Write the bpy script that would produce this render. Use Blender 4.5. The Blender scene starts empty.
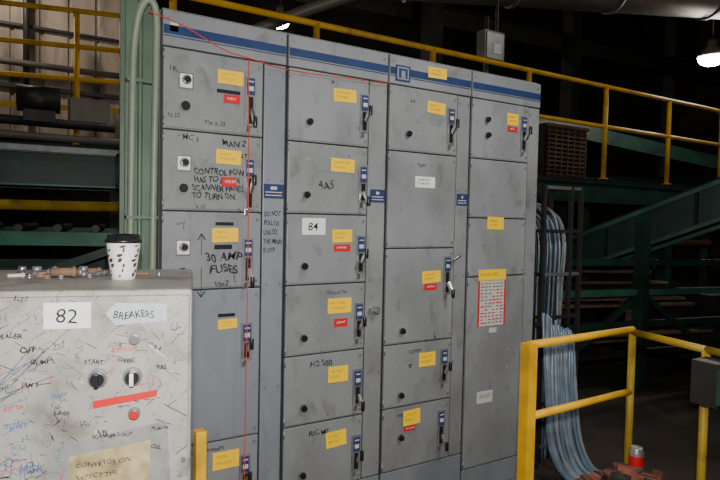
import bpy, bmesh, math, random
from mathutils import Vector, Matrix
random.seed(7)
I=0.0254
# ------------------------------------------------------------------ materials
MATS={}
def mat(name,col,rough=0.5,metal=0.0,var=0.0,scale=6.0,dirt=None,dirt_amt=0.0,dirt_scale=3.0,stretch=(1,1,1),scr=None,scr_amt=0.0,scr_scale=8.0,bump=0.0,emit=None,estr=0.0,dlo=0.50,dhi=0.72,smudge=0.0,low=0.0):
    m=bpy.data.materials.new(name); m.use_nodes=True
    nt=m.node_tree; b=nt.nodes['Principled BSDF']
    b.inputs['Roughness'].default_value=rough; b.inputs['Metallic'].default_value=metal
    tc=nt.nodes.new('ShaderNodeTexCoord'); mp=nt.nodes.new('ShaderNodeMapping')
    mp.inputs['Scale'].default_value=stretch
    nt.links.new(tc.outputs['Object'],mp.inputs['Vector'])
    def noise(s,det=4.0,dist=0.0):
        n=nt.nodes.new('ShaderNodeTexNoise'); n.inputs['Scale'].default_value=s; n.inputs['Detail'].default_value=det
        n.inputs['Distortion'].default_value=dist
        nt.links.new(mp.outputs[0],n.inputs['Vector']); return n.outputs['Fac']
    def ramp(src,a,c):
        r=nt.nodes.new('ShaderNodeMapRange'); r.inputs['From Min'].default_value=a; r.inputs['From Max'].default_value=c
        nt.links.new(src,r.inputs['Value']); return r.outputs[0]
    def mix(fac,A,Bc,amt=1.0):
        x=nt.nodes.new('ShaderNodeMix'); x.data_type='RGBA'
        if amt!=1.0:
            mm=nt.nodes.new('ShaderNodeMath'); mm.operation='MULTIPLY'; mm.inputs[1].default_value=amt
            nt.links.new(fac,mm.inputs[0]); fac=mm.outputs[0]
        nt.links.new(fac,x.inputs[0])
        for k,v in ((6,A),(7,Bc)):
            if isinstance(v,(tuple,list)): x.inputs[k].default_value=(*v[:3],1)
            else: nt.links.new(v,x.inputs[k])
        return x.outputs[2]
    c=col
    if var>0:
        c=mix(ramp(noise(scale,5),0.3,0.7),tuple(k*(1-var) for k in col),tuple(min(1,k*(1+var)) for k in col))
    if dirt:
        c=mix(ramp(noise(dirt_scale,9,0.4),dlo,dhi),c,dirt,dirt_amt)
    if smudge>0:
        c=mix(ramp(noise(dirt_scale*5,8,0.6),0.56,0.74),c,(0.06,0.055,0.05),smudge)
        c=mix(ramp(noise(dirt_scale*3.3,8,0.8),0.58,0.78),c,(0.33,0.33,0.32),smudge)
    if low>0:   # colour darkens towards the plinth
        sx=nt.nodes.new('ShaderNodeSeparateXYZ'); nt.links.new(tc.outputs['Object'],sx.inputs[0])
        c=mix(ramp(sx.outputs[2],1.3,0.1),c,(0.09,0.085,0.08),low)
    if scr:
        n=noise(scr_scale,2,1.5)
        a=nt.nodes.new('ShaderNodeMath'); a.operation='SUBTRACT'; a.inputs[1].default_value=0.5; nt.links.new(n,a.inputs[0])
        ab=nt.nodes.new('ShaderNodeMath'); ab.operation='ABSOLUTE'; nt.links.new(a.outputs[0],ab.inputs[0])
        c=mix(ramp(ab.outputs[0],0.006,0.0),c,scr,scr_amt)
    if isinstance(c,(tuple,list)): b.inputs['Base Color'].default_value=(*c[:3],1)
    else: nt.links.new(c,b.inputs['Base Color'])
    if bump>0:
        bp=nt.nodes.new('ShaderNodeBump'); bp.inputs['Strength'].default_value=bump; bp.inputs['Distance'].default_value=0.01
        nt.links.new(noise(scale*3,6),bp.inputs['Height']); nt.links.new(bp.outputs[0],b.inputs['Normal'])
    if emit:
        b.inputs['Emission Color'].default_value=(*emit,1); b.inputs['Emission Strength'].default_value=estr
    MATS[name]=m; return m
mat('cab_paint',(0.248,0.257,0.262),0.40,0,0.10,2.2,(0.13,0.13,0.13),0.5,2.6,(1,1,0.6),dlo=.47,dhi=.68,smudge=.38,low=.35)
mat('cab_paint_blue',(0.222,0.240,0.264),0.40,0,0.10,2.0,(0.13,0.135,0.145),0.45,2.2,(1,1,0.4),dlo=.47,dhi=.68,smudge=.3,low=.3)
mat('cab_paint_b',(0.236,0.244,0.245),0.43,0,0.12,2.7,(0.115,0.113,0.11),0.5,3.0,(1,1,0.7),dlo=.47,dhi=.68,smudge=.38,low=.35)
mat('seam',(0.016,0.017,0.018),0.7)
mat('cab_side',(0.14,0.155,0.145),0.6,0,0.15,3)
mat('stripe_blue',(0.016,0.038,0.125),0.4,0,0.2,9)
mat('label_yellow',(1.0,0.60,0.0),0.5,0,0.03,20)
mat('label_pencil',(0.40,0.24,0.02),0.6)
mat('label_red',(0.62,0.010,0.012),0.5)
mat('label_black',(0.012,0.012,0.014),0.4)
mat('label_white',(0.78,0.78,0.77),0.5,0,0.06,25)
mat('sheet_grey',(0.52,0.50,0.45),0.5,0,0.12,25)
mat('label_blue',(0.028,0.042,0.13),0.4)
mat('ink',(0.008,0.008,0.010),0.6)
mat('ink_blue',(0.05,0.12,0.35),0.6)
mat('ink_red',(0.55,0.05,0.04),0.6)
mat('ink_green',(0.03,0.25,0.15),0.6)
mat('chrome',(0.62,0.62,0.62),0.25,0.9)
mat('steel_dull',(0.27,0.27,0.275),0.45,0.6,0.2,15)
mat('black_plastic',(0.012,0.012,0.013),0.35)
mat('red_plastic',(0.55,0.02,0.015),0.3)
mat('string_red',(0.60,0.05,0.015),0.7)
mat('box_paint',(0.365,0.345,0.305),0.5,0,0.16,5,(0.12,0.10,0.08),0.75,9,(1,1,1),(0.07,0.06,0.06),0.8,11,smudge=.25)
mat('tape_silver',(0.50,0.53,0.55),0.35,0.1,0.15,30)
mat('tape_clear',(0.27,0.265,0.25),0.25,0.0,0.2,30)
mat('sheet_tan',(0.46,0.38,0.20),0.25,0,0.35,22,(0.14,0.10,0.05),0.8,14)
mat('cup_white',(0.84,0.82,0.78),0.5)
mat('cup_print',(0.055,0.045,0.035),0.5)
mat('green_col',(0.080,0.125,0.080),0.5,0,0.2,5,(0.04,0.045,0.035),0.5,6)
mat('hose',(0.18,0.22,0.15),0.45,0,0.15,10)
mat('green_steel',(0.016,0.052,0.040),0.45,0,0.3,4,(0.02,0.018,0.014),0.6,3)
mat('green_steel_lit',(0.05,0.17,0.12),0.40,0,0.3,4,(0.04,0.037,0.03),0.6,3)  # brighter copy of green_steel: highlight on flanges and beams painted into the colour
mat('yellow_rail',(0.78,0.42,0.005),0.5,0,0.15,6,(0.22,0.13,0.03),0.6,5)
mat('yellow_dirty',(0.42,0.27,0.015),0.5,0,0.2,7,(0.10,0.08,0.02),0.7,6)
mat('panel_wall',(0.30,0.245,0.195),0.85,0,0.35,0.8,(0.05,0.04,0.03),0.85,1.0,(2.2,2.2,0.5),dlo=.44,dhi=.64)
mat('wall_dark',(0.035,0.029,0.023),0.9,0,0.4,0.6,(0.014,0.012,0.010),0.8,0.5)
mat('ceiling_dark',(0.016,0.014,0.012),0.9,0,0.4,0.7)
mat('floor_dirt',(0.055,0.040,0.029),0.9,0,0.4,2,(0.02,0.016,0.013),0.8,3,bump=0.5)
mat('duct',(0.19,0.17,0.14),0.5,0.2,0.2,2,(0.07,0.06,0.05),0.6,2)
mat('dark_steel',(0.04,0.038,0.036),0.5,0.5,0.3,6)
mat('tray_steel',(0.22,0.23,0.23),0.45,0.6,0.2,8)
mat('cable_blue',(0.12,0.175,0.23),0.25,0,0.3,12)
mat('cable_grey',(0.21,0.235,0.255),0.25,0,0.25,12)
mat('rust',(0.13,0.05,0.03),0.85,0,0.4,9,(0.04,0.025,0.018),0.7,8,bump=0.5)
mat('brick',(0.24,0.07,0.042),0.9,0,0.3,18,bump=0.4)
mat('wood_tan',(0.23,0.145,0.08),0.8,0,0.3,9)
mat('mesh_brown',(0.17,0.115,0.06),0.7,0.2,0.3,8)
mat('lamp_glow',(1,1,1),0.5,emit=(1,0.96,0.9),estr=60)
mat('belt',(0.015,0.015,0.015),0.8)
mat('can_silver',(0.6,0.6,0.6),0.3,0.8)
mat('foam_tag',(0.6,0.58,0.5),0.7)

# ------------------------------------------------------------------ builder
class B:
    def __init__(s,name,parent=None,bevel=0.0,loc=(0,0,0),rz=0.0):
        s.name=name; s.bm=bmesh.new(); s.mats=[]; s.parent=parent; s.bev=bevel; s.loc=loc; s.rz=rz
    def mi(s,m):
        if m not in s.mats: s.mats.append(m)
        return s.mats.index(m)
    def _fin(s,verts,m,smooth=False):
        i=s.mi(m); fs=set()
        for v in verts:
            for f in v.link_faces: fs.add(f)
        for f in fs:
            f.material_index=i
            if smooth: f.smooth=(len(f.verts)==4)
    def box(s,a,b,m,rot=None):
        a=Vector(a); b=Vector(b); c=(a+b)/2; d=b-a
        M=Matrix.Translation(c)
        if rot is not None: M=M@rot.to_4x4()
        M=M@Matrix.Diagonal((abs(d.x),abs(d.y),abs(d.z),1))
        r=bmesh.ops.create_cube(s.bm,size=1,matrix=M); s._fin(r['verts'],m)
    def beam(s,p,q,w,h,m,up=(0,0,1)):
        p=Vector(p);q=Vector(q); x=(q-p); L=x.length
        if L<1e-6: return
        x.normalize(); up=Vector(up)
        if abs(x.dot(up))>0.98: up=Vector((0,1,0))
        y=up.cross(x).normalized(); z=x.cross(y)
        M=Matrix((x,y,z)).transposed().to_4x4(); M.translation=(p+q)/2
        r=bmesh.ops.create_cube(s.bm,size=1,matrix=M@Matrix.Diagonal((L,w,h,1))); s._fin(r['verts'],m)
    def ibeam(s,p,q,w,h,t,m,m2=None):
        p=Vector(p);q=Vector(q); k=Vector((0,0,h/2-t/2))
        s.beam(p,q,t,h,m); s.beam(p+k,q+k,w,t,m2 or m); s.beam(p-k,q-k,w,t,m2 or m)
    def cyl(s,p,q,r,m,r2=None,seg=16):
        p=Vector(p);q=Vector(q); x=q-p; L=x.length
        M=x.to_track_quat('Z','Y').to_matrix().to_4x4(); M.translation=(p+q)/2
        o=bmesh.ops.create_cone(s.bm,cap_ends=True,segments=seg,radius1=r,radius2=r if r2 is None else r2,depth=L,matrix=M)
        s._fin(o['verts'],m,True)
    def tube(s,pts,r,m,seg=10,sub=6):
        P=[Vector(p) for p in pts]
        if sub>1 and len(P)>2:
            Q=[]
            for i in range(len(P)-1):
                p0=P[max(i-1,0)];p1=P[i];p2=P[i+1];p3=P[min(i+2,len(P)-1)]
                for k in range(sub):
                    t=k/sub
                    Q.append(0.5*((2*p1)+(p2-p0)*t+(2*p0-5*p1+4*p2-p3)*t*t+(3*p1-p0-3*p2+p3)*t**3))
            Q.append(P[-1]); P=Q
        rings=[]; ref=None
        for i,p in enumerate(P):
            t=(P[min(i+1,len(P)-1)]-P[max(i-1,0)]).normalized()
            if ref is None:
                ref=t.cross(Vector((0,0,1)))
                if ref.length<0.1: ref=t.cross(Vector((0,1,0)))
            n=(ref-t*ref.dot(t)).normalized(); ref=n; b=t.cross(n)
            rings.append([s.bm.verts.new(p+(n*math.cos(a)+b*math.sin(a))*r) for a in [2*math.pi*k/seg for k in range(seg)]])
        i0=s.mi(m)
        for A,C in zip(rings,rings[1:]):
            for k in range(seg):
                f=s.bm.faces.new((A[k],A[(k+1)%seg],C[(k+1)%seg],C[k])); f.smooth=True; f.material_index=i0
        for rg in (rings[0][::-1],rings[-1]):
            f=s.bm.faces.new(rg); f.material_index=i0
    def lathe(s,c,prof,ms,seg=32):
        c=Vector(c); rings=[]
        for r,z in prof:
            rings.append([s.bm.verts.new(c+Vector((r*math.cos(a),r*math.sin(a),z))) for a in [2*math.pi*k/seg for k in range(seg)]])
        for j,(A,C) in enumerate(zip(rings,rings[1:])):
            m=ms[j] if isinstance(ms,list) else ms
            for k in range(seg):
                f=s.bm.faces.new((A[k],A[(k+1)%seg],C[(k+1)%seg],C[k])); f.smooth=True; f.material_index=s.mi(m)
        f=s.bm.faces.new(rings[0][::-1]); f.material_index=s.mi(ms[0] if isinstance(ms,list) else ms)
        f=s.bm.faces.new(rings[-1]); f.material_index=s.mi(ms[-1] if isinstance(ms,list) else ms)
    def quad(s,vs,m):
        f=s.bm.faces.new([s.bm.verts.new(v) for v in vs]); f.material_index=s.mi(m)
    def text(s,txt,x,z,size,m,y=-0.002,wob=0.0,rot=0.0,bold=0.0,sx=1.0):
        """flat lettering lying in the local XZ plane facing -Y; (x,z)=left baseline in metres"""
        cu=bpy.data.curves.new('t','FONT'); cu.body=txt; cu.size=size; cu.offset=bold; cu.resolution_u=2
        ob=bpy.data.objects.new('t',cu); bpy.context.collection.objects.link(ob)
        dg=bpy.context.evaluated_depsgraph_get(); me=ob.evaluated_get(dg).to_mesh()
        ph=random.random()*6
        vs=[]
        cr,sr=math.cos(rot),math.sin(rot)
        for v in me.vertices:
            a,b=v.co.x*sx,v.co.y
            a2=a+wob*size*math.sin(b/size*4+ph+a/size*1.3); b2=b+wob*size*math.sin(a/size*2.1+ph*2)+wob*size*.6*math.sin(a/size*5.3)
            vs.append(s.bm.verts.new((x+a2*cr-b2*sr,y,z+a2*sr+b2*cr)))
        for p in me.polygons:
            try:
                f=s.bm.faces.new([vs[i] for i in p.vertices]); f.material_index=s.mi(m)
            except ValueError: pass
        bpy.data.objects.remove(ob); bpy.data.curves.remove(cu)
    def done(s):
        me=bpy.data.meshes.new(s.name); s.bm.normal_update(); s.bm.to_mesh(me); s.bm.free()
        for m in s.mats: me.materials.append(MATS[m])
        o=bpy.data.objects.new(s.name,me); bpy.context.collection.objects.link(o)
        o.location=s.loc; o.rotation_euler=(0,0,s.rz)
        if s.parent: o.parent=s.parent
        if s.bev>0:
            md=o.modifiers.new('bevel','BEVEL'); md.width=s.bev; md.segments=2; md.limit_method='ANGLE'; md.angle_limit=math.radians(40)
        return o
def empty(name,loc=(0,0,0),rz=0.0):
    e=bpy.data.objects.new(name,None); e.location=loc; e.rotation_euler=(0,0,rz); e.empty_display_size=0.1
    bpy.context.collection.objects.link(e); return e

# ================================================================== ROOM
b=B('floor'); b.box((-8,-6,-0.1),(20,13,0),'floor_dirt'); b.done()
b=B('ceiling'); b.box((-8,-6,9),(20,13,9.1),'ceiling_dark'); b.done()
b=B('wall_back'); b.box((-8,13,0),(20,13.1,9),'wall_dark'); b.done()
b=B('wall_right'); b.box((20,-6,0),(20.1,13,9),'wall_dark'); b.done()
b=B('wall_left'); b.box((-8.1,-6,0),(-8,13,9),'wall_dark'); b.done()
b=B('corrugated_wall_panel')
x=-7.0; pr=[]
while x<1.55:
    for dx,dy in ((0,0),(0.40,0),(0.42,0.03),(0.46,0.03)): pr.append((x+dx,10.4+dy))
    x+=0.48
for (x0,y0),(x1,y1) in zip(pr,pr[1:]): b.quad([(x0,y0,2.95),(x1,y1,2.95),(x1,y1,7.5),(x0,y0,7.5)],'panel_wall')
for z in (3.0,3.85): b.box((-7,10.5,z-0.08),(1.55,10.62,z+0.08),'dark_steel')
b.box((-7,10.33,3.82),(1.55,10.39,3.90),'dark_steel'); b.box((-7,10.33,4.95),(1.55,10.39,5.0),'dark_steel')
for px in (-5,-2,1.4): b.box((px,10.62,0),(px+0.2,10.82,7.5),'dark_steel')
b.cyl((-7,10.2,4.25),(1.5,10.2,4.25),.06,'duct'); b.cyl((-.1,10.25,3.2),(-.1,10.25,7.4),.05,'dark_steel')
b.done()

# ================================================================== MOTOR CONTROL CENTER
TOP=2.30
mcc=empty('motor_control_center')
def X(v): return v*I
def Zz(v): return TOP-v*I
b=B('carcass',mcc,0.002)
b.box((0,0.019,0.0),(X(80),0.40,TOP-0.001),'cab_side')
b.box((0.001,0.014,0.002),(X(80)-0.001,0.019,TOP-0.003),'seam')
b.done()
b=B('doors',mcc,0.0025)
g=0.115
def door(x0,x1,z0,z1,m,y=0.0): b.box((X(x0+g),y,Zz(z1-g)),(X(x1-g),0.014,Zz(z0+g)),m)
S=[(0,[5.4,17.4,29.4,41.4,65.4,77.4]),(20,[5.4,17.4,29.4,41.4,53.4,65.4,77.4]),(40,[5.4,17.4,35.4,53.4,65.4,77.4]),(60,[5.4,17.4,29.4,41.4,81])]
doors=[]
for k,(x0,zs) in enumerate(S):
    xr=x0+15.9+(0.6 if k>1 else 0)
    for j,(a,c) in enumerate(zip(zs,zs[1:])):
        m=random.choice(['cab_paint','cab_paint_b'])
        if k==0 and j==3: m='cab_paint_blue'
        door(x0+0.25,xr,a,c,m,random.uniform(-.0012,.0012)); doors.append((x0+0.25,xr,a,c))
    door(xr+0.1,x0+19.9,5.4,77.4 if k<3 else 81,'cab_paint_blue' if k==0 else 'cab_paint_b',0.003)
    door(x0+0.1,x0+19.9,0.1,5.4,'cab_paint',-0.002)
    door(x0+0.1,x0+19.9,zs[-1],86,'cab_paint_blue',0.002)
    b.box((X(x0+0.1),0.004,0.0),(X(x0+19.9),0.014,Zz(86.1)),'cab_paint_blue')
b.done()
b=B('screws_and_hinges',mcc)
for (x0,x1,a,c) in doors:
    for zz in (a+1.1,c-1.1):
        b.cyl((X(x1-0.7),0.001,Zz(zz)),(X(x1-0.7),-0.004,Zz(zz)),0.006,'steel_dull',seg=10)
        b.cyl((X(x0+0.12),-0.002,Zz(zz)-0.016),(X(x0+0.12),-0.002,Zz(zz)+0.016),0.0035,'steel_dull',seg=8)
    b.beam((X(x0+.4),-.0006,Zz(c-.35)),(X(x1-.4),-.0006,Zz(c-.35)),.0024,.003,'cab_side')
for k in range(4):
    for zz in (7,24,41,58,75):
        for xx in ((k*20+17.0),(k*20+19.3)):
            b.cyl((X(xx),0.004,Zz(zz)),(X(xx),-0.001,Zz(zz)),0.004,'steel_dull',seg=8)
    for xx in (k*20+1.0,k*20+19.0): b.cyl((X(xx),0,Zz(1.2)),(X(xx),-0.006,Zz(1.2)),0.005,'steel_dull',seg=8)
b.box((X(0.3),0.02,TOP),(X(79.7),0.06,TOP+0.006),'cab_side')
b.done()
b=B('header_stripe',mcc)
for k in range(4):
    b.box((X(k*20+0.3),-0.0035,Zz(3.6)),(X(k*20+19.7),-0.0018,Zz(2.3)),'stripe_blue')
    b.box((X(k*20+0.3),-0.0035,Zz(3.95)),(X(k*20+19.7),-0.0018,Zz(3.8)),'stripe_blue')
b.box((X(41.4),-0.0045,Zz(4.7)),(X(44.7),-0.003,Zz(1.8)),'stripe_blue')
b.box((X(41.75),-0.0055,Zz(4.4)),(X(44.35),-0.004,Zz(2.1)),'cab_paint')
b.box((X(42.1),-0.0065,Zz(4.1)),(X(44.0),-0.005,Zz(2.4)),'stripe_blue')
b.box((X(42.6),-0.0075,Zz(4.1)),(X(43.5),-0.006,Zz(2.8)),'cab_paint')
b.done()
b=B('disconnect_handles',mcc,0.001)
def disc(x,z0,z1,up=True):
    w=0.9
    b.box((X(x-w),-0.006,Zz(z1)),(X(x+w),0.0,Zz(z0)),'steel_dull')
    b.box((X(x-w*0.7),-0.010,Zz(z0+2.9)),(X(x+w*0.7),-0.006,Zz(z0+0.3)),'label_blue')
    b.box((X(x-w*0.5),-0.0108,Zz(z0+0.95)),(X(x+w*0.5),-0.0095,Zz(z0+0.75)),'sheet_grey')
    b.box((X(x-w*0.5),-0.0108,Zz(z0+2.3)),(X(x+w*0.5),-0.0095,Zz(z0+1.6)),'sheet_grey')
    b.box((X(x-w*0.45),-0.008,Zz(z1-0.4)),(X(x+w*0.45),-0.0055,Zz(z0+3.2)),'black_plastic')
    zm=(z0+3.2+z1-0.4)/2
    hl=min(2.0,(z1-z0-3.4)/2)
    b.beam((X(x+0.1),-0.010,Zz(zm)),(X(x+0.15),-0.045,Zz(zm-hl if up else zm+hl)),0.012,0.016,'chrome')
    zz=zm-hl if up else zm+hl
    b.cyl((X(x+0.15),-0.048,Zz(zz)-0.02),(X(x+0.15),-0.048,Zz(zz)+0.02),0.009,'black_plastic',seg=12)
    b.box((X(x-w*0.9),-0.009,Zz(z1+0.9)),(X(x-0.1),-0.004,Zz(z1-0.1)),'chrome')
for x,z0,z1,u in [(13.7,8.0,15.8,0),(13.7,20.8,29.0,1),(13.6,33.4,40.6,0),(13.6,47.0,53.0,1),(13.6,68.3,75,1),
    (34.9,8,14.8,1),(34.9,20.6,27.2,0),(34.7,33,39.8,1),(34.6,45,51.5,1),(34.6,57,63.5,0),(34.6,69,75.5,1),
    (54.8,8.2,15.3,1),(54.8,37,44.5,0),(54.6,55.3,62,1),(54.2,67.5,74.5,0),(74.9,7.6,15,1)]:
    disc(x,z0,z1,bool(u))
b.done()
b=B('pushbuttons',mcc)
def pb(x,z,r=0.017,cap='black_plastic'):
    b.cyl((X(x),0,Zz(z)),(X(x),-0.008,Zz(z)),r,'steel_dull'); b.cyl((X(x),-0.008,Zz(z)),(X(x),-0.014,Zz(z)),r*0.82,'black_plastic')
    b.cyl((X(x),-0.012,Zz(z)),(X(x),-0.022,Zz(z)),r*0.66,cap)
for x,z in [(24.1,14),(23.8,26.2),(23.6,38.2),(23.7,50.4),(23.9,62.4),(23.9,74),(44.6,14.1),(44.2,50.9),(44.2,63.1),(44.4,71.2),(64.3,9.4),(64.5,12.5)]: pb(x,z)
for x,z in [(3.6,10.0),(3.4,22.2),(3.4,34.8)]:
    b.box((X(x-1.1),-0.004,Zz(z+1.3)),(X(x+1.1),0,Zz(z-1.1)),'chrome')
    b.box((X(x-0.9),-0.006,Zz(z+1.1)),(X(x+0.9),-0.003,Zz(z-0.9)),'label_white')
    b.cyl((X(x),-0.004,Zz(z)),(X(x),-0.020,Zz(z)),0.017,'chrome'); b.cyl((X(x),-0.018,Zz(z)),(X(x),-0.03,Zz(z)),0.011,'black_plastic')
    pb(x-0.1,z+3.8,0.021)
b.cyl((X(38.0),0.003,Zz(46.6)),(X(38.0),-0.025,Zz(46.6)),0.018,'chrome'); b.cyl((X(38.0),-0.02,Zz(46.6)),(X(38.0),-0.035,Zz(46.6)),0.011,'steel_dull')
b.box((X(36.8),-0.012,Zz(47.1)),(X(38.5),0.0,Zz(46.2)),'steel_dull')
b.cyl((X(55.2),-0.04,Zz(37.6)),(X(57.0),-0.03,Zz(36.8)),0.009,'chrome',seg=10)
b.done()
b=B('labels',mcc)
def lab(x0,z0,x1,z1,m,lines=0,lm='label_black',tilt=0.0,y=-0.0013):
    R=Matrix.Rotation(tilt,3,'Y')
    b.box((X(x0),y-0.0015,Zz(z1)),(X(x1),y,Zz(z0)),m,R)
    if lines:
        h=(z1-z0)/(lines+0.9)
        words=['DANGER FEED','PULPER 12','NO. 4 SCRN','CONVEYOR 7','STACKER','LOCK OUT','480 VOLT','STARTER']
        for i in range(lines):
            t=random.choice(words)
            wd=(x1-x0)*random.uniform(.45,.75); sz=X(h*0.75)
            b.text(t,X(x0+0.5),Zz(z0+h*(i+1.1)),sz,lm,y-0.0025,sx=min(1.3,X(wd)/(len(t)*sz*0.62)))
Y='label_yellow'
for t in [(8.4,7.6,12.5,9.7),(8.3,19.8,12.3,22.0),(7.8,31.9,12.0,34.1),(8.9,46.2,12.0,47.7),(8.3,67.2,12.6,70.0),
          (28.7,7.7,33.2,9.9),(28.4,19.7,33.1,22),(28.9,32,32.9,34.2),(28.3,44,33,46.6),(28.6,56,32.6,58.8),(28.4,67.5,32.5,70.3),
          (48.9,1.0,53.4,3.0),(49,7.5,53.3,9.7),(48.7,39.8,53.2,42.1),(48.4,55.6,52.4,58.3),(45,66.3,49,69.2),
          (70,7.4,73.2,9.8),(65.2,29.1,69.8,31.7)]:
    lab(*t,Y,2,'label_pencil',tilt=random.uniform(-.05,.05),y=-0.003 if t[1]<5 else -0.0013)
lab(63.2,40.0,70.9,42.2,Y,1,'label_pencil')
for t in [(9.4,11.3,12,12.6),(9.2,24,11.6,25.5),(29.3,34.6,32.6,35.8),(29.6,47.6,32.3,49),(49.3,42.3,52.3,43.5),(70.2,10.1,73,11.2),(45.2,69.4,48,70.2)]: lab(*t,'label_red',1,'label_white')
for t in [(8.3,10.6,12.0,11.15),(8.2,34.5,11,35.2),(8.9,45.3,11.6,45.8),(8.3,31.0,11.2,31.5)]: lab(*t,'label_black')
lab(23.1,30.1,27.5,32.9,'label_white'); b.text('84',X(24.2),Zz(32.2),0.050,'ink',-0.004,wob=.03,bold=0.0004)
lab(46.5,21.8,51.2,23.9,'label_white',2); lab(63.6,65.3,68,67.8,'sheet_grey',1)
for x0,x1 in ((16.2,19.7),(36.6,39.7),(56.9,59.7)):
    lab(x0,24.7,x1,27.0,'label_blue',y=.002); b.box((X(x0+0.3),-0.0,Zz(26.1)),(X(x1-0.3),.002,Zz(25.95)),'sheet_grey'); b.box((X(x0+0.3),0,Zz(26.6)),(X(x1-0.3),.002,Zz(26.45)),'sheet_grey')
    b.box((X(x0+1.2),0,Zz(25.6)),(X(x1-1.2),.002,Zz(25.1)),'sheet_grey')
lab(63.2,42.3,70.9,51.7,'sheet_grey')
b.box((X(63.2),-0.0042,Zz(51.7)),(X(63.6),-0.002,Zz(42.3)),'label_red'); b.box((X(70.5),-0.0042,Zz(51.7)),(X(70.9),-0.002,Zz(42.3)),'label_red')
for r in range(13):
    for c in range(6):
        if random.random()<.12: continue
        b.box((X(63.95+c*1.08),-0.0040,Zz(43.0+r*0.68)),(X(63.95+c*1.08+random.uniform(.5,.9)),-0.002,Zz(42.76+r*0.68)),'label_red' if random.random()<.5 else 'cab_side')
lab(66.5,52.2,68.6,53.2,'sheet_grey')
lab(1.2,1.9,2.4,3.2,'foam_tag',y=-0.002)
b.done()
b=B('felt_tip_writing',mcc)
def wr(t,x,z,s,**k): b.text(t,X(x),Zz(z),X(s),'ink',-0.0018,wob=k.pop('wob',.09),bold=k.pop('bold',0.0007),**k)
for i,t in enumerate(['CONTROL POWER','HAS TO BE ON','SCANNER PANEL','TO TURN ON.']): wr(t,4.9-.2*(i>1),23.7+i*1.25,1.3,sx=0.82)
wr('MAN 2',9.2,19.2,1.3); wr('WHAT',10.0,20.9,1.1); wr('4A5',26.0,25.0,2.0,rot=.02,bold=0); wr('H2 500',25.0,55.6,1.5,bold=0.0001); wr('RIC MF',25,67.6,1.3,bold=0.0001); wr('Output 5x1',28.0,43.2,.9,bold=0)
wr('30 AMP',6.8,37.0,1.8); wr('FUSES',7.4,38.9,1.8); wr('10x2',8.2,41.0,1.2,bold=0.0003)
for i,t in enumerate(['DO NOT','PULL OR','UNLESS','THE MAIN','IS OFF']): b.text(t,X(16.3),Zz(29.9+i*1.5),X(1.15),'ink',.0015,wob=.08,bold=.0003,sx=.62)
wr('Transformers',4.5,66.8,1.0,bold=0.0002); wr('MC 1',3.2,18.8,1.1,bold=0.0002); wr('1K',1.0,9.0,1.2,bold=0); wr('N 25',1.0,15.6,.9,bold=0); wr('MA R 25',6.5,16.2,.9,bold=0); wr('V 12',5.2,29.0,.8,bold=0)
wr('L4',45,8.3,1.0,bold=0); wr('SP 2',28,7.2,.9,bold=0); wr('CONV',46,55.4,1.0,bold=0); wr('FAN',47,20,1.0,bold=0); wr('KEEP SHUT',43.5,67.3,.8,bold=0)
for (xa,za,xb,zb) in [(6.2,32.8,6.2,36),(6.2,32.8,5.6,33.8),(6.2,32.8,6.8,33.8),(6.2,38,6.2,42.5),(6.2,42.5,5.6,41.6),(6.2,42.5,6.8,41.6),(11.2,38,11.6,40.5)]:
    b.beam((X(xa),-0.0018,Zz(za)),(X(xb),-0.0018,Zz(zb)),0.0012,0.004,'ink')
def scrawl(b,x0,z0,w,h,n,m,y,th):
    px,pz=x0+random.random()*w,z0+random.random()*h
    for i in range(n):
        nx=min(max(px+random.gauss(0,w*0.3),x0),x0+w); nz=min(max(pz+random.gauss(0,h*0.3),z0),z0+h)
        b.beam((px,y,pz),(nx,y,nz),0.0008,th,m); px,pz=nx,nz
for (xx,zz) in [(13.3,14.6),(53.2,13.5),(46,68.5),(33.5,38),(46,57.5),(54,72),(11.5,28.5),(33.5,14),(52.5,60),(2.5,31),(3,41),(52,52)]: scrawl(b,X(xx),Zz(zz+1.5),X(1.4),X(1.5),7,'ink',-0.0016,0.0018)
for i in range(110):
    d=random.choice(doors); zz=random.uniform(d[2]+.5,d[3]-.5); xx=random.uniform(d[0]+.5,d[1]-3)
    L=random.expovariate(1.6)+.15; a=random.uniform(-.9,.9)
    if zz+L*a>d[3]-.3 or zz+L*a<d[2]+.3 or L>3: continue
    b.beam((X(xx),-0.0014,Zz(zz)),(X(xx+L),-0.0014,Zz(zz+L*a)),0.0006,random.uniform(.0006,.0018),random.choice(['seam','cab_side','steel_dull','tape_silver','cab_side','cab_side']))
b.done()
b=B('red_string')
b.tube([(X(-2),-0.02,Zz(1.2)),(X(3),-0.012,Zz(2.2)),(X(9),-0.012,Zz(4.6)),(X(13.1),-0.014,Zz(5.3)),(X(20),-0.014,Zz(6.1)),(X(30),-0.012,Zz(5.9)),(X(40),-0.010,Zz(5.6))],0.0020,'string_red',seg=6)
b.tube([(X(13.1),-0.016,Zz(5.3)),(X(12.9),-0.05,Zz(30)),(X(12.8),-0.055,Zz(55)),(X(12.7),-0.055,Zz(88))],0.0020,'string_red',seg=6)
b.done()

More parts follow.
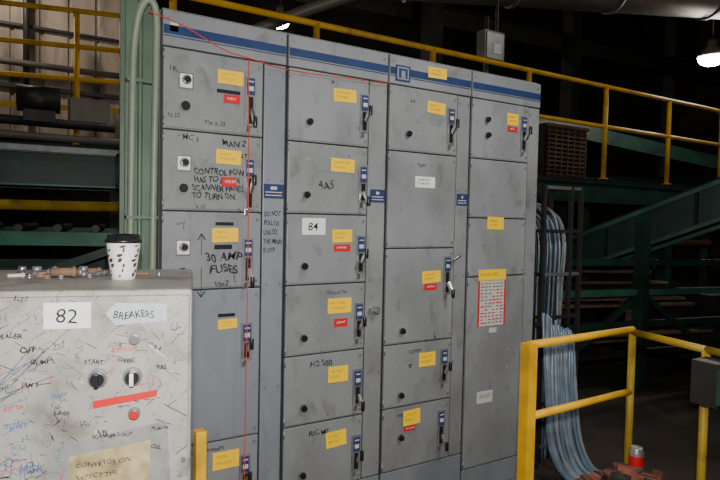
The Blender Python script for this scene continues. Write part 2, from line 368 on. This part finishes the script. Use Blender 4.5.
# ================================================================== green column + hose
sc=empty('steel_column')
b=B('column_section',sc,0.002)
x0,x1,y0,y1=-0.115,-0.012,0.05,0.17
b.box((x0,y0,0),(x1,y0+0.010,4.0),'green_col'); b.box((x0,y1-0.010,0),(x1,y1,4.0),'green_col'); b.box(((x0+x1)/2-.005,y0,0),((x0+x1)/2+.005,y1,4.0),'green_col')
b.box((x0-.05,y0-.05,0),(x1+.0,y1+.05,0.015),'green_col')
b.done()
b=B('conduit_hose',sc)
b.tube([(-0.100,0.03,1.1),(-0.095,0.025,1.9),(-0.09,0.02,2.15),(-0.075,0.0,2.27),(-0.045,-0.01,2.315),(-0.018,0.0,2.27),(-0.015,0.01,2.1),(-0.018,0.02,1.7),(-0.022,0.025,1.1),(-0.03,0.03,0.4)],0.0135,'hose',seg=12)
b.tube([(-0.068,0.033,4.0),(-0.066,0.033,2.0),(-0.066,0.033,0.4)],0.009,'green_col',seg=10)
for z in (1.52,2.02): b.box((-0.115,0.012,z),(-0.004,0.05,z+0.012),'green_col')
b.done()

# ================================================================== CONTROL BOX
rz=math.radians(-15.7)
cb=empty('pushbutton_control_box',(-0.12,-0.87,0),rz)
Wd,Dp,H0,H1=0.64,0.55,0.55,1.362
b=B('enclosure',cb,0.008)
b.box((-Wd,0.012,H0),(0,Dp,H1),'box_paint')
b.done()
b=B('enclosure_door',cb,0.004)
b.box((-Wd+0.006,0,H0+0.01),(-0.006,0.014,H1-0.012),'box_paint')
b.done()
b=B('stand',cb,0.002)
for xx in (-Wd+0.03,-0.07):
    for yy in (0.04,Dp-0.08): b.box((xx,yy,0),(xx+0.04,yy+0.04,H0),'green_steel')
b.done()
def bu(u): return -(192-u)*0.00211
def bv(v): return H1-(v-291)*0.00226
b=B('door_fittings',cb)
def ring(u,v,r,cap):
    x,z=bu(u),bv(v)
    b.cyl((x,0,z),(x,-0.006,z),r*1.15,'steel_dull',seg=20); b.cyl((x,-0.006,z),(x,-0.014,z),r,'chrome',seg=20); b.cyl((x,-0.012,z),(x,-0.02,z),r*.78,cap,seg=20)
for u in (95,130):
    ring(u,379,0.019,'black_plastic')
    b.box((bu(u)-0.004,-0.034,bv(379)-0.014),(bu(u)+0.004,-0.018,bv(379)+0.014),'black_plastic' if u==95 else 'label_white')
ring(132,417,0.012,'red_plastic')
ring(132,340,0.012,'chrome'); ring(173,328,0.008,'steel_dull')
for u,v in ((-20,300),(184,300),(184,470)): b.cyl((bu(u),0,bv(v)),(bu(u),-0.006,bv(v)),0.006,'steel_dull',seg=10)
b.done()
b=B('stickers_and_marks',cb)
def poly(ps,m,y=-0.0015): b.quad([(bu(u),y,bv(v)) for u,v in ps],m)
b.box((bu(42),-0.0015,bv(328)),(bu(88),0,bv(302)),'label_white'); b.text('82',bu(54),bv(323),0.046,'ink',-0.0025,wob=.04)
poly([(112,326),(165,323),(165,305),(112,303),(102,314)],'tape_silver')
b.text('BREAKERS',bu(110),bv(319),0.024,'ink',-0.0025,wob=.08,bold=0.0002,sx=.82)
poly([(90,410),(155,401),(156,394),(90,402)],'label_red')
poly([(46,500),(171,500),(166,428),(45,446)],'tape_clear',-.001)
poly([(67,500),(147,500),(149,446),(67,457)],'sheet_tan')
for i,t in enumerate(['CONVEYOR ON','EXPECT THE','IT TO STOP']): b.text(t,bu(74),bv(469+i*12),0.015,'ink',-0.003,wob=.10,bold=0,sx=1.05,rot=.05)
for u,v,t,s,m in [(108,352,'2J ROLLUP',.012,'ink_red'),(20,350,'OFF',.018,'ink'),(30,362,'GUMP 2',.014,'ink'),(5,406,'ESTOP',.014,'ink_red'),(150,436,'PUSH IN',.010,'ink'),(115,364,'SPEED',.013,'ink'),(82,364,'START',.013,'ink'),(90,440,'SCANNER 5 OUT',.011,'ink'),(20,468,'JACK',.020,'ink_blue'),(95,436,'L 70',.012,'ink'),(12,446,'PULL',.014,'ink_green'),(155,372,'KEY',.012,'ink'),(14,300,'1-17',.016,'ink'),(22,384,'JAM 2',.013,'ink'),(50,396,'RESET',.012,'ink_blue'),(2,336,'BALER',.015,'ink'),(52,414,'3-8-05',.012,'ink'),(150,456,'OIL',.014,'ink'),(6,424,'TONY',.016,'ink_blue'),(152,352,'B 6',.012,'ink')]:
    b.text(t,bu(u),bv(v),s,m,-0.002,wob=.12,bold=0.0003)
for k in range(76):
    u=random.uniform(-45,175) if k%2 else random.uniform(-20,60); v=random.uniform(335,505); w=random.uniform(5,26); h=random.uniform(4,18)
    m=random.choice(['ink','ink','ink_blue','ink','ink_red','seam','ink_green','ink_blue'])
    scrawl(b,bu(u),bv(v+h),min(w,187-u)*.00211,h*.00226,random.randint(3,10),m,-0.0008,random.choice([.0005,.0008,.0011]))
for k in range(16):
    u=random.uniform(-30,30); v=random.uniform(335,440); b.beam((bu(u),-.0008,bv(v)),(bu(u+random.uniform(20,50)),-.0008,bv(v-random.uniform(5,45))),.0006,.0012,random.choice(['ink','ink_blue','ink']))
for i in range(200):
    u=random.uniform(-50,182);v=random.uniform(296,520);L=random.expovariate(1/6.)+1.5;a=random.gauss(0,.6)
    b.beam((bu(u),-0.0006,bv(v)),(bu(min(u+L,187)),-0.0006,bv(v+L*a)),0.0006,random.uniform(.0004,.0018),random.choice(['ink','seam','label_white','ink','rust','seam','cab_side']))
b.done()
cx,cy,cz=-0.225,-0.585,1.3625
b=B('paper_coffee_cup',loc=(cx,cy,cz))
b.lathe((0,0,0),[(0.029,0.0),(0.030,0.0),(0.0325,0.018),(0.0385,0.062),(0.0425,0.094),(0.043,0.098),(0.0465,0.099),(0.0465,0.106),(0.0425,0.108),(0.041,0.119),(0.038,0.121),(0.036,0.117)],
   ['cup_white']*5+['black_plastic']*6,seg=40)
# printed artwork: irregular brown-black brush strokes wrapped round the cup wall
def cupp(a,z): 
    r=0.0290+0.01435*(z/0.098)+0.0013
    return (r*math.cos(a),r*math.sin(a),z)
for k in range(7):
    a0=2*math.pi*k/7+random.uniform(-.1,.1)
    for seg_ in range(random.randint(5,7)):
        z=0.010+seg_*0.013+random.uniform(-.002,.002); a=a0+0.16*math.sin(seg_*1.7+k); w=random.uniform(.07,.24); h=random.uniform(.005,.012)
        z2=min(z+h,.093)
        b.quad([cupp(a-w,z),cupp(a,z-.001),cupp(a,z2),cupp(a-w*.8,z2-.002)],'cup_print'); b.quad([cupp(a,z-.001),cupp(a+w*.7,z+.002),cupp(a+w,z2),cupp(a,z2)],'cup_print')
b.done()
b=B('conduit_fittings')
zt=1.3625
for (px,py,r,h,m) in [(-.42,-.42,.016,.026,'steel_dull'),(-.385,-.46,.012,.022,'chrome'),(-.35,-.44,.014,.016,'steel_dull'),(-.40,-.50,.010,.01,'wood_tan'),(-.31,-.47,.015,.028,'steel_dull'),(-.455,-.40,.014,.026,'chrome'),(-.30,-.52,.010,.012,'steel_dull'),(-.37,-.53,.009,.012,'steel_dull'),(-.12,-.53,.008,.01,'chrome'),(-.44,-.47,.011,.009,'chrome'),(-.41,-.45,.018,.014,'wood_tan')]:
    b.cyl((px,py,zt),(px,py,zt+h*.45),r,m,seg=6); b.cyl((px,py,zt+h*.45),(px,py,zt+h),r*.75,m,seg=14)
for (px,py,a,L,r,m) in [(-.34,-.49,.3,.05,.010,'steel_dull'),(-.29,-.45,-.4,.06,.009,'wood_tan'),(-.38,-.41,1.2,.045,.009,'steel_dull'),(-.47,-.46,.1,.04,.005,'foam_tag'),(-.27,-.49,.8,.04,.007,'chrome'),(-.17,-.50,-.2,.05,.004,'wood_tan'),(-.36,-.50,-.2,.06,.012,'wood_tan')]:
    d=Vector((math.cos(a),math.sin(a),0))*L/2; c=Vector((px,py,zt+r*1.3)); b.cyl(c-d,c+d,r,m,seg=10); b.cyl(c+d*.6,c+d*.95,r*1.3,m,seg=6)
b.done()
b=B('yellow_post',None,0.003); b.box((-0.014,-0.55,0),(0.018,-0.515,0.895),'yellow_rail'); b.box((-0.024,-0.57,0),(0.028,-0.495,.01),'yellow_rail'); b.done()

# ================================================================== RAILS
def rail(name,pts,zs,posts,r,rp,m='yellow_rail',z0=0.0,toe=None,parent=None):
    b=B(name,parent)
    P=[Vector((p[0],p[1],0)) for p in pts]
    for z in zs:
        for a,c in zip(P,P[1:]): b.cyl(a+Vector((0,0,z)),c+Vector((0,0,z)),r,m,seg=12)
    for (px,py) in posts:
        b.cyl((px,py,z0),(px,py,max(zs)+0.002),rp,m,seg=12); b.cyl((px,py,z0),(px,py,z0+.01),rp*2,m,seg=12)
    if toe:
        for a,c in zip(P,P[1:]): b.beam(a+Vector((0,0,toe[0])),c+Vector((0,0,toe[0])),0.01,toe[1],m)
    return b
def LL(x): return (x,7.25-0.26*(x+0.51))
wk=empty('elevated_walkway')
rail('guardrail',[LL(-6),LL(3.0)],[4.39,3.89,3.43],[LL(-5.2),LL(-3.4),LL(-1.6),LL(0.42),LL(1.0),LL(2.9)],0.036,0.038,z0=2.5,toe=(3.02,.07),parent=wk).done()
b=B('walkway_platform',wk)
b.beam((*LL(-6),2.45),(*LL(3.0),2.45),0.12,0.12,'green_steel')
b.beam((-6,9.4,2.42),(3.0,7.0,2.42),1.2,0.04,'dark_steel')
for x in (-5,-1.5,2.0): b.beam((*LL(x),0),(*LL(x),2.45),0.16,0.16,'green_steel')
b.done()
RY=1.88
wk2=empty('elevated_walkway.001')
rail('guardrail',[(0.4,RY),(9.5,RY)],[3.05,2.61],[(0.5,RY),(1.6,RY),(2.76,RY),(3.98,RY),(5.2,RY),(6.42,RY),(7.64,RY),(8.9,RY)],0.024,0.026,z0=2.03,parent=wk2).done()
b=B('walkway_platform',wk2)
b.box((0.3,RY-.05,1.98),(9.6,RY+1.0,2.02),'dark_steel')
b.ibeam((0.3,RY-.08,1.87),(9.6,RY-.08,1.87),0.08,0.22,0.015,'green_steel','green_steel'); b.ibeam((0.3,RY+1.0,1.87),(9.6,RY+1.0,1.87),0.08,0.22,0.015,'green_steel')
for x in (0.5,3.3,6.3,9.3):
    for y in (RY-.08,RY+1.0): b.box((x-.06,y-.06,0),(x+.06,y+.06,1.8),'green_steel')
b.done()
b=B('louvered_heater',wk2,0.003)
b.box((5.0,2.55,2.02),(5.75,2.9,2.72),'dark_steel')
for i in range(12): b.beam((5.03,2.53,2.07+i*.052),(5.72,2.53,2.07+i*.052),.03,.02,'mesh_brown')
for i in range(7): b.box((5.03+i*.112,2.50,2.05),(5.042+i*.112,2.515,2.69),'mesh_brown')
for z in (2.05,2.70): b.box((5.0,2.50,z-.02),(5.76,2.53,z+.02),'mesh_brown')
b.done()
b=B('electrical_junction_box',wk2,0.006)
b.box((3.40,1.91,3.07),(3.66,2.02,3.36),'duct'); b.box((3.42,1.90,3.09),(3.64,1.91,3.34),'tray_steel'); b.cyl((3.47,1.96,2.02),(3.47,1.96,3.5),.022,'dark_steel'); b.cyl((3.60,1.96,3.36),(3.60,1.96,3.8),.015,'dark_steel')
b.box((3.50,1.893,3.14),(3.60,1.90,3.24),'label_white')
b.done()
b=rail('guardrail_barrier',[(2.18,-0.50),(2.10,-0.90),(1.98,-1.55)],[1.0],[(2.18,-.50),(2.10,-.90)],0.017,0.018,'yellow_dirty')
b.box((1.395,-0.545,0),(1.445,-0.495,1.02),'yellow_rail'); b.cyl((1.42,-.52,1.012),(2.18,-.50,1.012),0.018,'yellow_rail',seg=12); b.cyl((1.42,-.52,.70),(2.18,-.50,.70),0.017,'yellow_rail',seg=12)
b.box((1.37,-.57,0),(1.47,-.47,.01),'yellow_rail')
b.box((1.95,-1.03,.80),(2.06,-.92,.98),'dark_steel'); b.box((1.935,-1.05,.82),(2.05,-1.03,.96),'green_steel'); b.box((2.03,-1.0,.91),(2.10,-.95,.94),'dark_steel')
for z in (.85,.89,.93): b.cyl((1.99,-1.05,z),(1.987,-1.068,z),.012,'black_plastic' if z!=.89 else 'ink_green')
b.done()
rail('pipe_barrier',[(-6,4.30),(0.6,2.80)],[1.59],[(-5.5,4.19),(-3.2,3.66),(0.55,2.81)],0.040,0.04,'yellow_dirty').done()

# ================================================================== left machinery
b=B('belt_conveyor')
b.ibeam((-6,5.4,1.99),(1.3,4.6,1.99),0.18,0.36,0.02,'green_steel','green_steel_lit')
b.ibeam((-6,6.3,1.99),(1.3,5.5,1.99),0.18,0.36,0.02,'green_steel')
b.beam((-6,5.85,2.19),(1.3,5.05,2.19),0.7,0.02,'belt')
for i in range(24):
    x=-5.9+i*.3; y=5.4-(x+6)*.1096; b.cyl((x,y,2.14),(x+.08,y+.85,2.14),0.035,'dark_steel',seg=10)
b.cyl((-6,5.0,2.36),(1.2,4.7,2.32),0.04,'duct'); b.cyl((-6,5.1,2.5),(.6,4.9,2.5),0.05,'dark_steel')
b.beam((-6,5.28,2.21),(1.3,4.48,2.19),.03,.06,'tray_steel')
for x in (-4.5,-2.2,1.0):
    y=5.4-(x+6)*.1096; b.box((x-.07,y-.07,0),(x+.07,y+.07,1.83),'green_steel'); b.box((x-.07,y+.83,0),(x+.07,y+.97,1.83),'green_steel')
b.cyl((-.35,5.0,2.75),(.05,4.95,2.75),.14,'dark_steel',seg=20); b.box((-.30,4.85,2.5),(.0,5.1,2.62),'dark_steel'); b.box((.15,4.9,2.5),(.55,5.2,2.8),'duct')
b.done()
b=B('roller_conveyor')
for z,m in ((1.37,'green_steel_lit'),(1.10,'green_steel'),(0.72,'green_steel')):
    b.beam((-5,3.9,z),(0.5,2.4,z-.03),0.05,0.10,m); b.beam((-5,4.6,z),(0.7,3.1,z),0.05,0.08,'green_steel')
for i in range(22):
    x=-4.9+i*.25; y=3.9-(x+5)*.2727; b.cyl((x,y,1.42),(x+.14,y+.68,1.42),0.03,'dark_steel',seg=10)
for x in (-4.5,-2.6,0.3):
    y=3.9-(x+5)*.2727; b.box((x-.04,y-.04,0),(x+.04,y+.04,1.37),'green_steel'); b.box((x-.04,y+.62,0),(x+.04,y+.70,1.37),'green_steel')
b.beam((-2.6,3.2,.2),(.3,2.45,1.3),.05,.06,'green_steel')
b.done()

# ================================================================== right machinery
ic=empty('inclined_belt_conveyor')
b=B('conveyor_frame',ic)
d=Vector((0.30,-1.10,0.48)); P0=Vector((4.66,1.62,1.45))
for off in (Vector((0,0,0)),Vector((0.75,0.2,0))):
    A=P0+off-d*1.6; C=P0+off+d*1.9; dn=Vector((0,0,-.34))
    b.beam(A+dn/2,C+dn/2,0.012,0.30,'green_steel'); b.beam(A,C,0.10,0.04,'green_steel_lit'); b.beam(A+dn,C+dn,0.10,0.035,'green_steel_lit')
    for i in range(5):
        p=A.lerp(C,(i+.5)/5); b.beam(p,p+dn,.05,.03,'green_steel')
A=P0-d*1.6+Vector((.37,.1,.05)); C=P0+d*1.9+Vector((.37,.1,.05)); b.beam(A,C,0.62,0.02,'belt')
for i in range(12):
    p=A.lerp(C,i/12)-Vector((0,0,.05)); b.cyl(p-Vector((.33,.09,0)),p+Vector((.33,.09,0)),0.03,'dark_steel',seg=10)
for t in (-1.3,1.5):
    p=P0+d*t; b.beam((p.x,p.y,0),(p.x,p.y,p.z-.34),.08,.08,'green_steel'); b.beam((p.x+.75,p.y+.2,0),(p.x+.75,p.y+.2,p.z-.34),.08,.08,'green_steel')
b.done()
b=B('support_frame',ic)
for (x,y) in ((3.4,1.2),(4.6,1.0),(5.8,.8),(3.5,2.9),(5.2,2.9),(7.0,2.4),(7.4,.6)):
    b.box((x-.05,y-.05,0),(x+.05,y+.05,1.6),'green_steel')
for z,m in ((.35,'dark_steel'),(.62,'green_steel'),(.92,'green_steel_lit'),(1.2,'green_steel')):
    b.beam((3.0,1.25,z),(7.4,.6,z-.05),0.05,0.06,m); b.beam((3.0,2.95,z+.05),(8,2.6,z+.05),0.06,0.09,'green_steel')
b.beam((3.4,1.2,.1),(4.6,1.0,.9),.04,.05,'green_steel'); b.beam((4.6,1.0,.9),(5.8,.8,.1),.04,.05,'green_steel')
for z,dy in ((.75,0),(.80,.1),(.95,.3),(.5,-.2),(1.05,.5),(.3,.4),(.55,.7)): b.beam((3.4,1.6+dy,z),(5.8,1.2+dy,z-.05),.12,.025,'wood_tan')
b.box((5.9,1.0,.0),(6.8,1.9,.8),'dark_steel'); b.cyl((3.9,1.9,.5),(5.4,1.9,.5),.22,'dark_steel')
b.cyl((3.2,2.2,1.35),(7.5,1.9,1.30),.05,'rust'); b.cyl((3.2,2.3,.2),(6.5,2.1,.25),.08,'duct')
b.done()
cg=empty('cable_riser_rack')
b=B('rack_frame',cg)
for (x,y) in ((2.34,.22),(2.66,.20),(2.34,.46),(2.66,.44),(2.57,.205)): b.box((x-.012,y-.012,0),(x+.012,y+.012,1.77),'dark_steel')
for k in range(7):
    z=1.755-k*.27
    b.beam((2.34,.215,z),(2.66,.195,z),.012,.02,'tray_steel' if k%2==0 else 'dark_steel'); b.beam((2.34,.46,z),(2.66,.44,z),.012,.02,'dark_steel'); b.beam((2.34,.22,z),(2.34,.46,z),.012,.02,'dark_steel'); b.beam((2.66,.20,z),(2.66,.44,z),.012,.02,'dark_steel')
b.done()
b=B('cables',cg)
for i in range(20):
    x=2.365+i*.0125; y=.29+random.uniform(-.04,.05); j=lambda:random.uniform(-.007,.007)
    b.tube([(x+j()-.06,y+.5,1.68),(x-.01,y+.12,1.62+j()*4),(x+j(),y,1.45),(x+j(),y+j(),1.1),(x+j(),y+j(),.75),(x+j(),y-.01,.4),(x+j(),y-.02,.02)],random.choice([.005,.007,.009]),random.choice(['cable_blue','cable_grey','cable_blue','cable_grey','cable_blue','dark_steel']),seg=8)
b.done()
b=B('hose_bundle')
for i in range(13):
    j=lambda:random.uniform(-.010,.010)
    x=2.25+i*.022
    b.tube([(x+.03+j(),.145,.97+j()*3-.010*i),(x+j(),.11,.80+j()),(x-.03+j(),.06,.5),(x-.02+j()*2,.02,.22),(x+.04+j(),-.04,.05),(x+.17+j(),-.12,.014)],.0115,random.choice(['cable_blue','cable_grey','cable_blue','cable_blue']),seg=8)
b.beam((2.22,.155,.93),(2.60,.155,.82),.012,.03,'dark_steel'); b.box((2.585,.165,0),(2.605,.185,.85),'dark_steel')
b.done()
b=B('rusty_steel_platform',None,0.003)
b.box((1.50,-1.35,.36),(2.06,-.56,.385),'rust')
for x in (1.52,2.01):
    for y in (-1.32,-.62): b.box((x,y,0),(x+.04,y+.04,.36),'rust')
b.done()
b=B('broken_brick_rubble')
for i in range(105):
    x=random.uniform(1.54,2.02); y=random.uniform(-1.0,-.60)
    if (x-2.0)**2+(y+.66)**2<.005: continue
    s=random.uniform(.010,.040); R=Matrix.Rotation(random.uniform(0,3),3,'Z')@Matrix.Rotation(random.uniform(-.3,.3),3,'X')
    b.box((x-s,y-s*.7,.392),(x+s,y+s*.7,.393+s*.9),random.choice(['brick','rust','wood_tan','rust','brick','dark_steel']),R)
b.done()
b=B('soda_can',loc=(2.0,-.66,.386))
b.lathe((0,0,0),[(.024,0),(.031,.008),(.033,.012),(.033,.04),(.033,.085),(.033,.105),(.027,.119),(.027,.122),(.024,.119)],['can_silver','can_silver','can_silver','label_red','can_silver','can_silver','can_silver','can_silver'],seg=28)
b.done()

# ================================================================== overhead
b=B('ventilation_duct')
D0=Vector((1.9,4.47,4.62)); D1=Vector((10.5,.62,4.72))
b.cyl(D0,D1,.40,'duct',seg=36)
for i in range(7):
    p=D0.lerp(D1,(i+.5)/7); t=(D1-D0).normalized(); b.cyl(p-t*.025,p+t*.025,.425,'duct',seg=36)
b.tube([(1.45,3.7,3.30),(1.79,3.48,3.48),(2.2,3.25,3.68),(2.6,3.0,3.84),(3.0,2.76,4.0),(3.6,2.5,4.2)],.06,'duct',seg=14)
for x in (3,6,9):
    p=D0.lerp(D1,(x-1.9)/8.6); b.cyl((p.x,p.y,p.z+.4),(p.x,p.y,9),.012,'dark_steel',seg=8)
b.done()
b=B('roof_truss')
for y in (5.5,9.0):
    b.ibeam((-8,y,7.4),(20,y,7.4),.2,.35,.02,'dark_steel'); b.ibeam((-8,y,8.7),(20,y,8.7),.2,.3,.02,'dark_steel')
    for i in range(18): b.beam((-8+i*1.55,y,7.4 if i%2 else 8.7),(-8+(i+1)*1.55,y,8.7 if i%2 else 7.4),.08,.08,'dark_steel')
b.ibeam((-8,8.2,5.6),(18,6.2,5.6),.25,.4,.02,'dark_steel')
b.beam((6,5,3.4),(13,3.6,2.6),.12,.25,'green_steel'); b.beam((7,6,2.2),(14,4,2.5),.12,.3,'green_steel')
for x in (6.5,10.5,14.5): b.box((x-.15,6.5,0),(x+.15,6.8,8.9),'dark_steel')
b.done()
def lamp(name,p,r=.16):
    p=Vector(p); b=B(name)
    b.lathe(p,[(r,0),(r*1.02,.01),(r*.7,.10),(r*.35,.16),(r*.3,.26)],['duct']*4,seg=24)
    b.lathe(p-Vector((0,0,.12)),[(r*.45,0),(r*.8,.04),(r*.92,.115)],'lamp_glow',seg=24)
    b.cyl(p+Vector((0,0,.26)),(p.x,p.y,9),.01,'dark_steel',seg=8); b.done()
lamp('high_bay_lamp',(8.85,2.68,4.14),.21); lamp('high_bay_lamp.001',(3.58,7.14,4.90),.18)

# ================================================================== LIGHTS
def light(t,name,loc,e,col=(1,1,1),size=.1,target=None):
    l=bpy.data.lights.new(name,t); l.energy=e; l.color=col
    if t=='AREA': l.size=size
    else: l.shadow_soft_size=size
    o=bpy.data.objects.new(name,l); o.location=loc; bpy.context.collection.objects.link(o)
    if target: o.rotation_euler=(Vector(target)-Vector(loc)).to_track_quat('-Z','Y').to_euler()
    return o
cam_loc=Vector((-0.5051,-2.2419,1.5381))
light('POINT','camera_flash',cam_loc+Vector((0.0,-0.02,.16)),225,(1,.985,.965),.04)
s=light('SPOT','overhead_fill',(1.9,-3.0,4.4),430,(1,.99,.97),.5,(1.5,0,1.1)); s.data.spot_size=math.radians(50); s.data.spot_blend=.9  # unseen spot added to offset flash falloff across the cabinet
light('POINT','wall_fill_left',(-1.2,8.6,6.2),330,(1,.90,.78),.2)  # added point light without a fixture, brightens the left wall panel
light('POINT','machinery_fill_left',(-1.8,2.2,4.2),45,(1,.95,.88),.2)  # added fill without a fixture, lifts the left conveyors
light('POINT','machinery_fill_right',(6.2,-1.6,5.2),170,(1,.95,.86),.25)  # added fill without a fixture, lightens the structures on the right
light('POINT','high_bay_light',(8.85,2.4,3.85),60,(1,.92,.8),.15)
light('POINT','high_bay_light_far',(3.6,6.8,4.6),25,(1,.92,.8),.15)
w=bpy.data.worlds.new('World'); w.use_nodes=True; w.node_tree.nodes['Background'].inputs[0].default_value=(1,.98,.95,1); w.node_tree.nodes['Background'].inputs[1].default_value=.02
bpy.context.scene.world=w
# ================================================================== CAMERA
R=Vector((0.8511606893416429,-0.5244996336030652,0.020630445213557554)); U=Vector((0.0017712920858886858,0.042172980088128365,0.9991087539776803)); Fw=Vector((0.524902222746109,0.8503655532185771,-0.036825024853455346))
M=Matrix((R,U,-Fw)).transposed().to_4x4(); M.translation=cam_loc
cd=bpy.data.cameras.new('camera'); cd.sensor_width=36; cd.lens=582.8/720*36; cd.clip_start=.02; cd.clip_end=100
co=bpy.data.objects.new('camera',cd); co.matrix_world=M; bpy.context.collection.objects.link(co); bpy.context.scene.camera=co
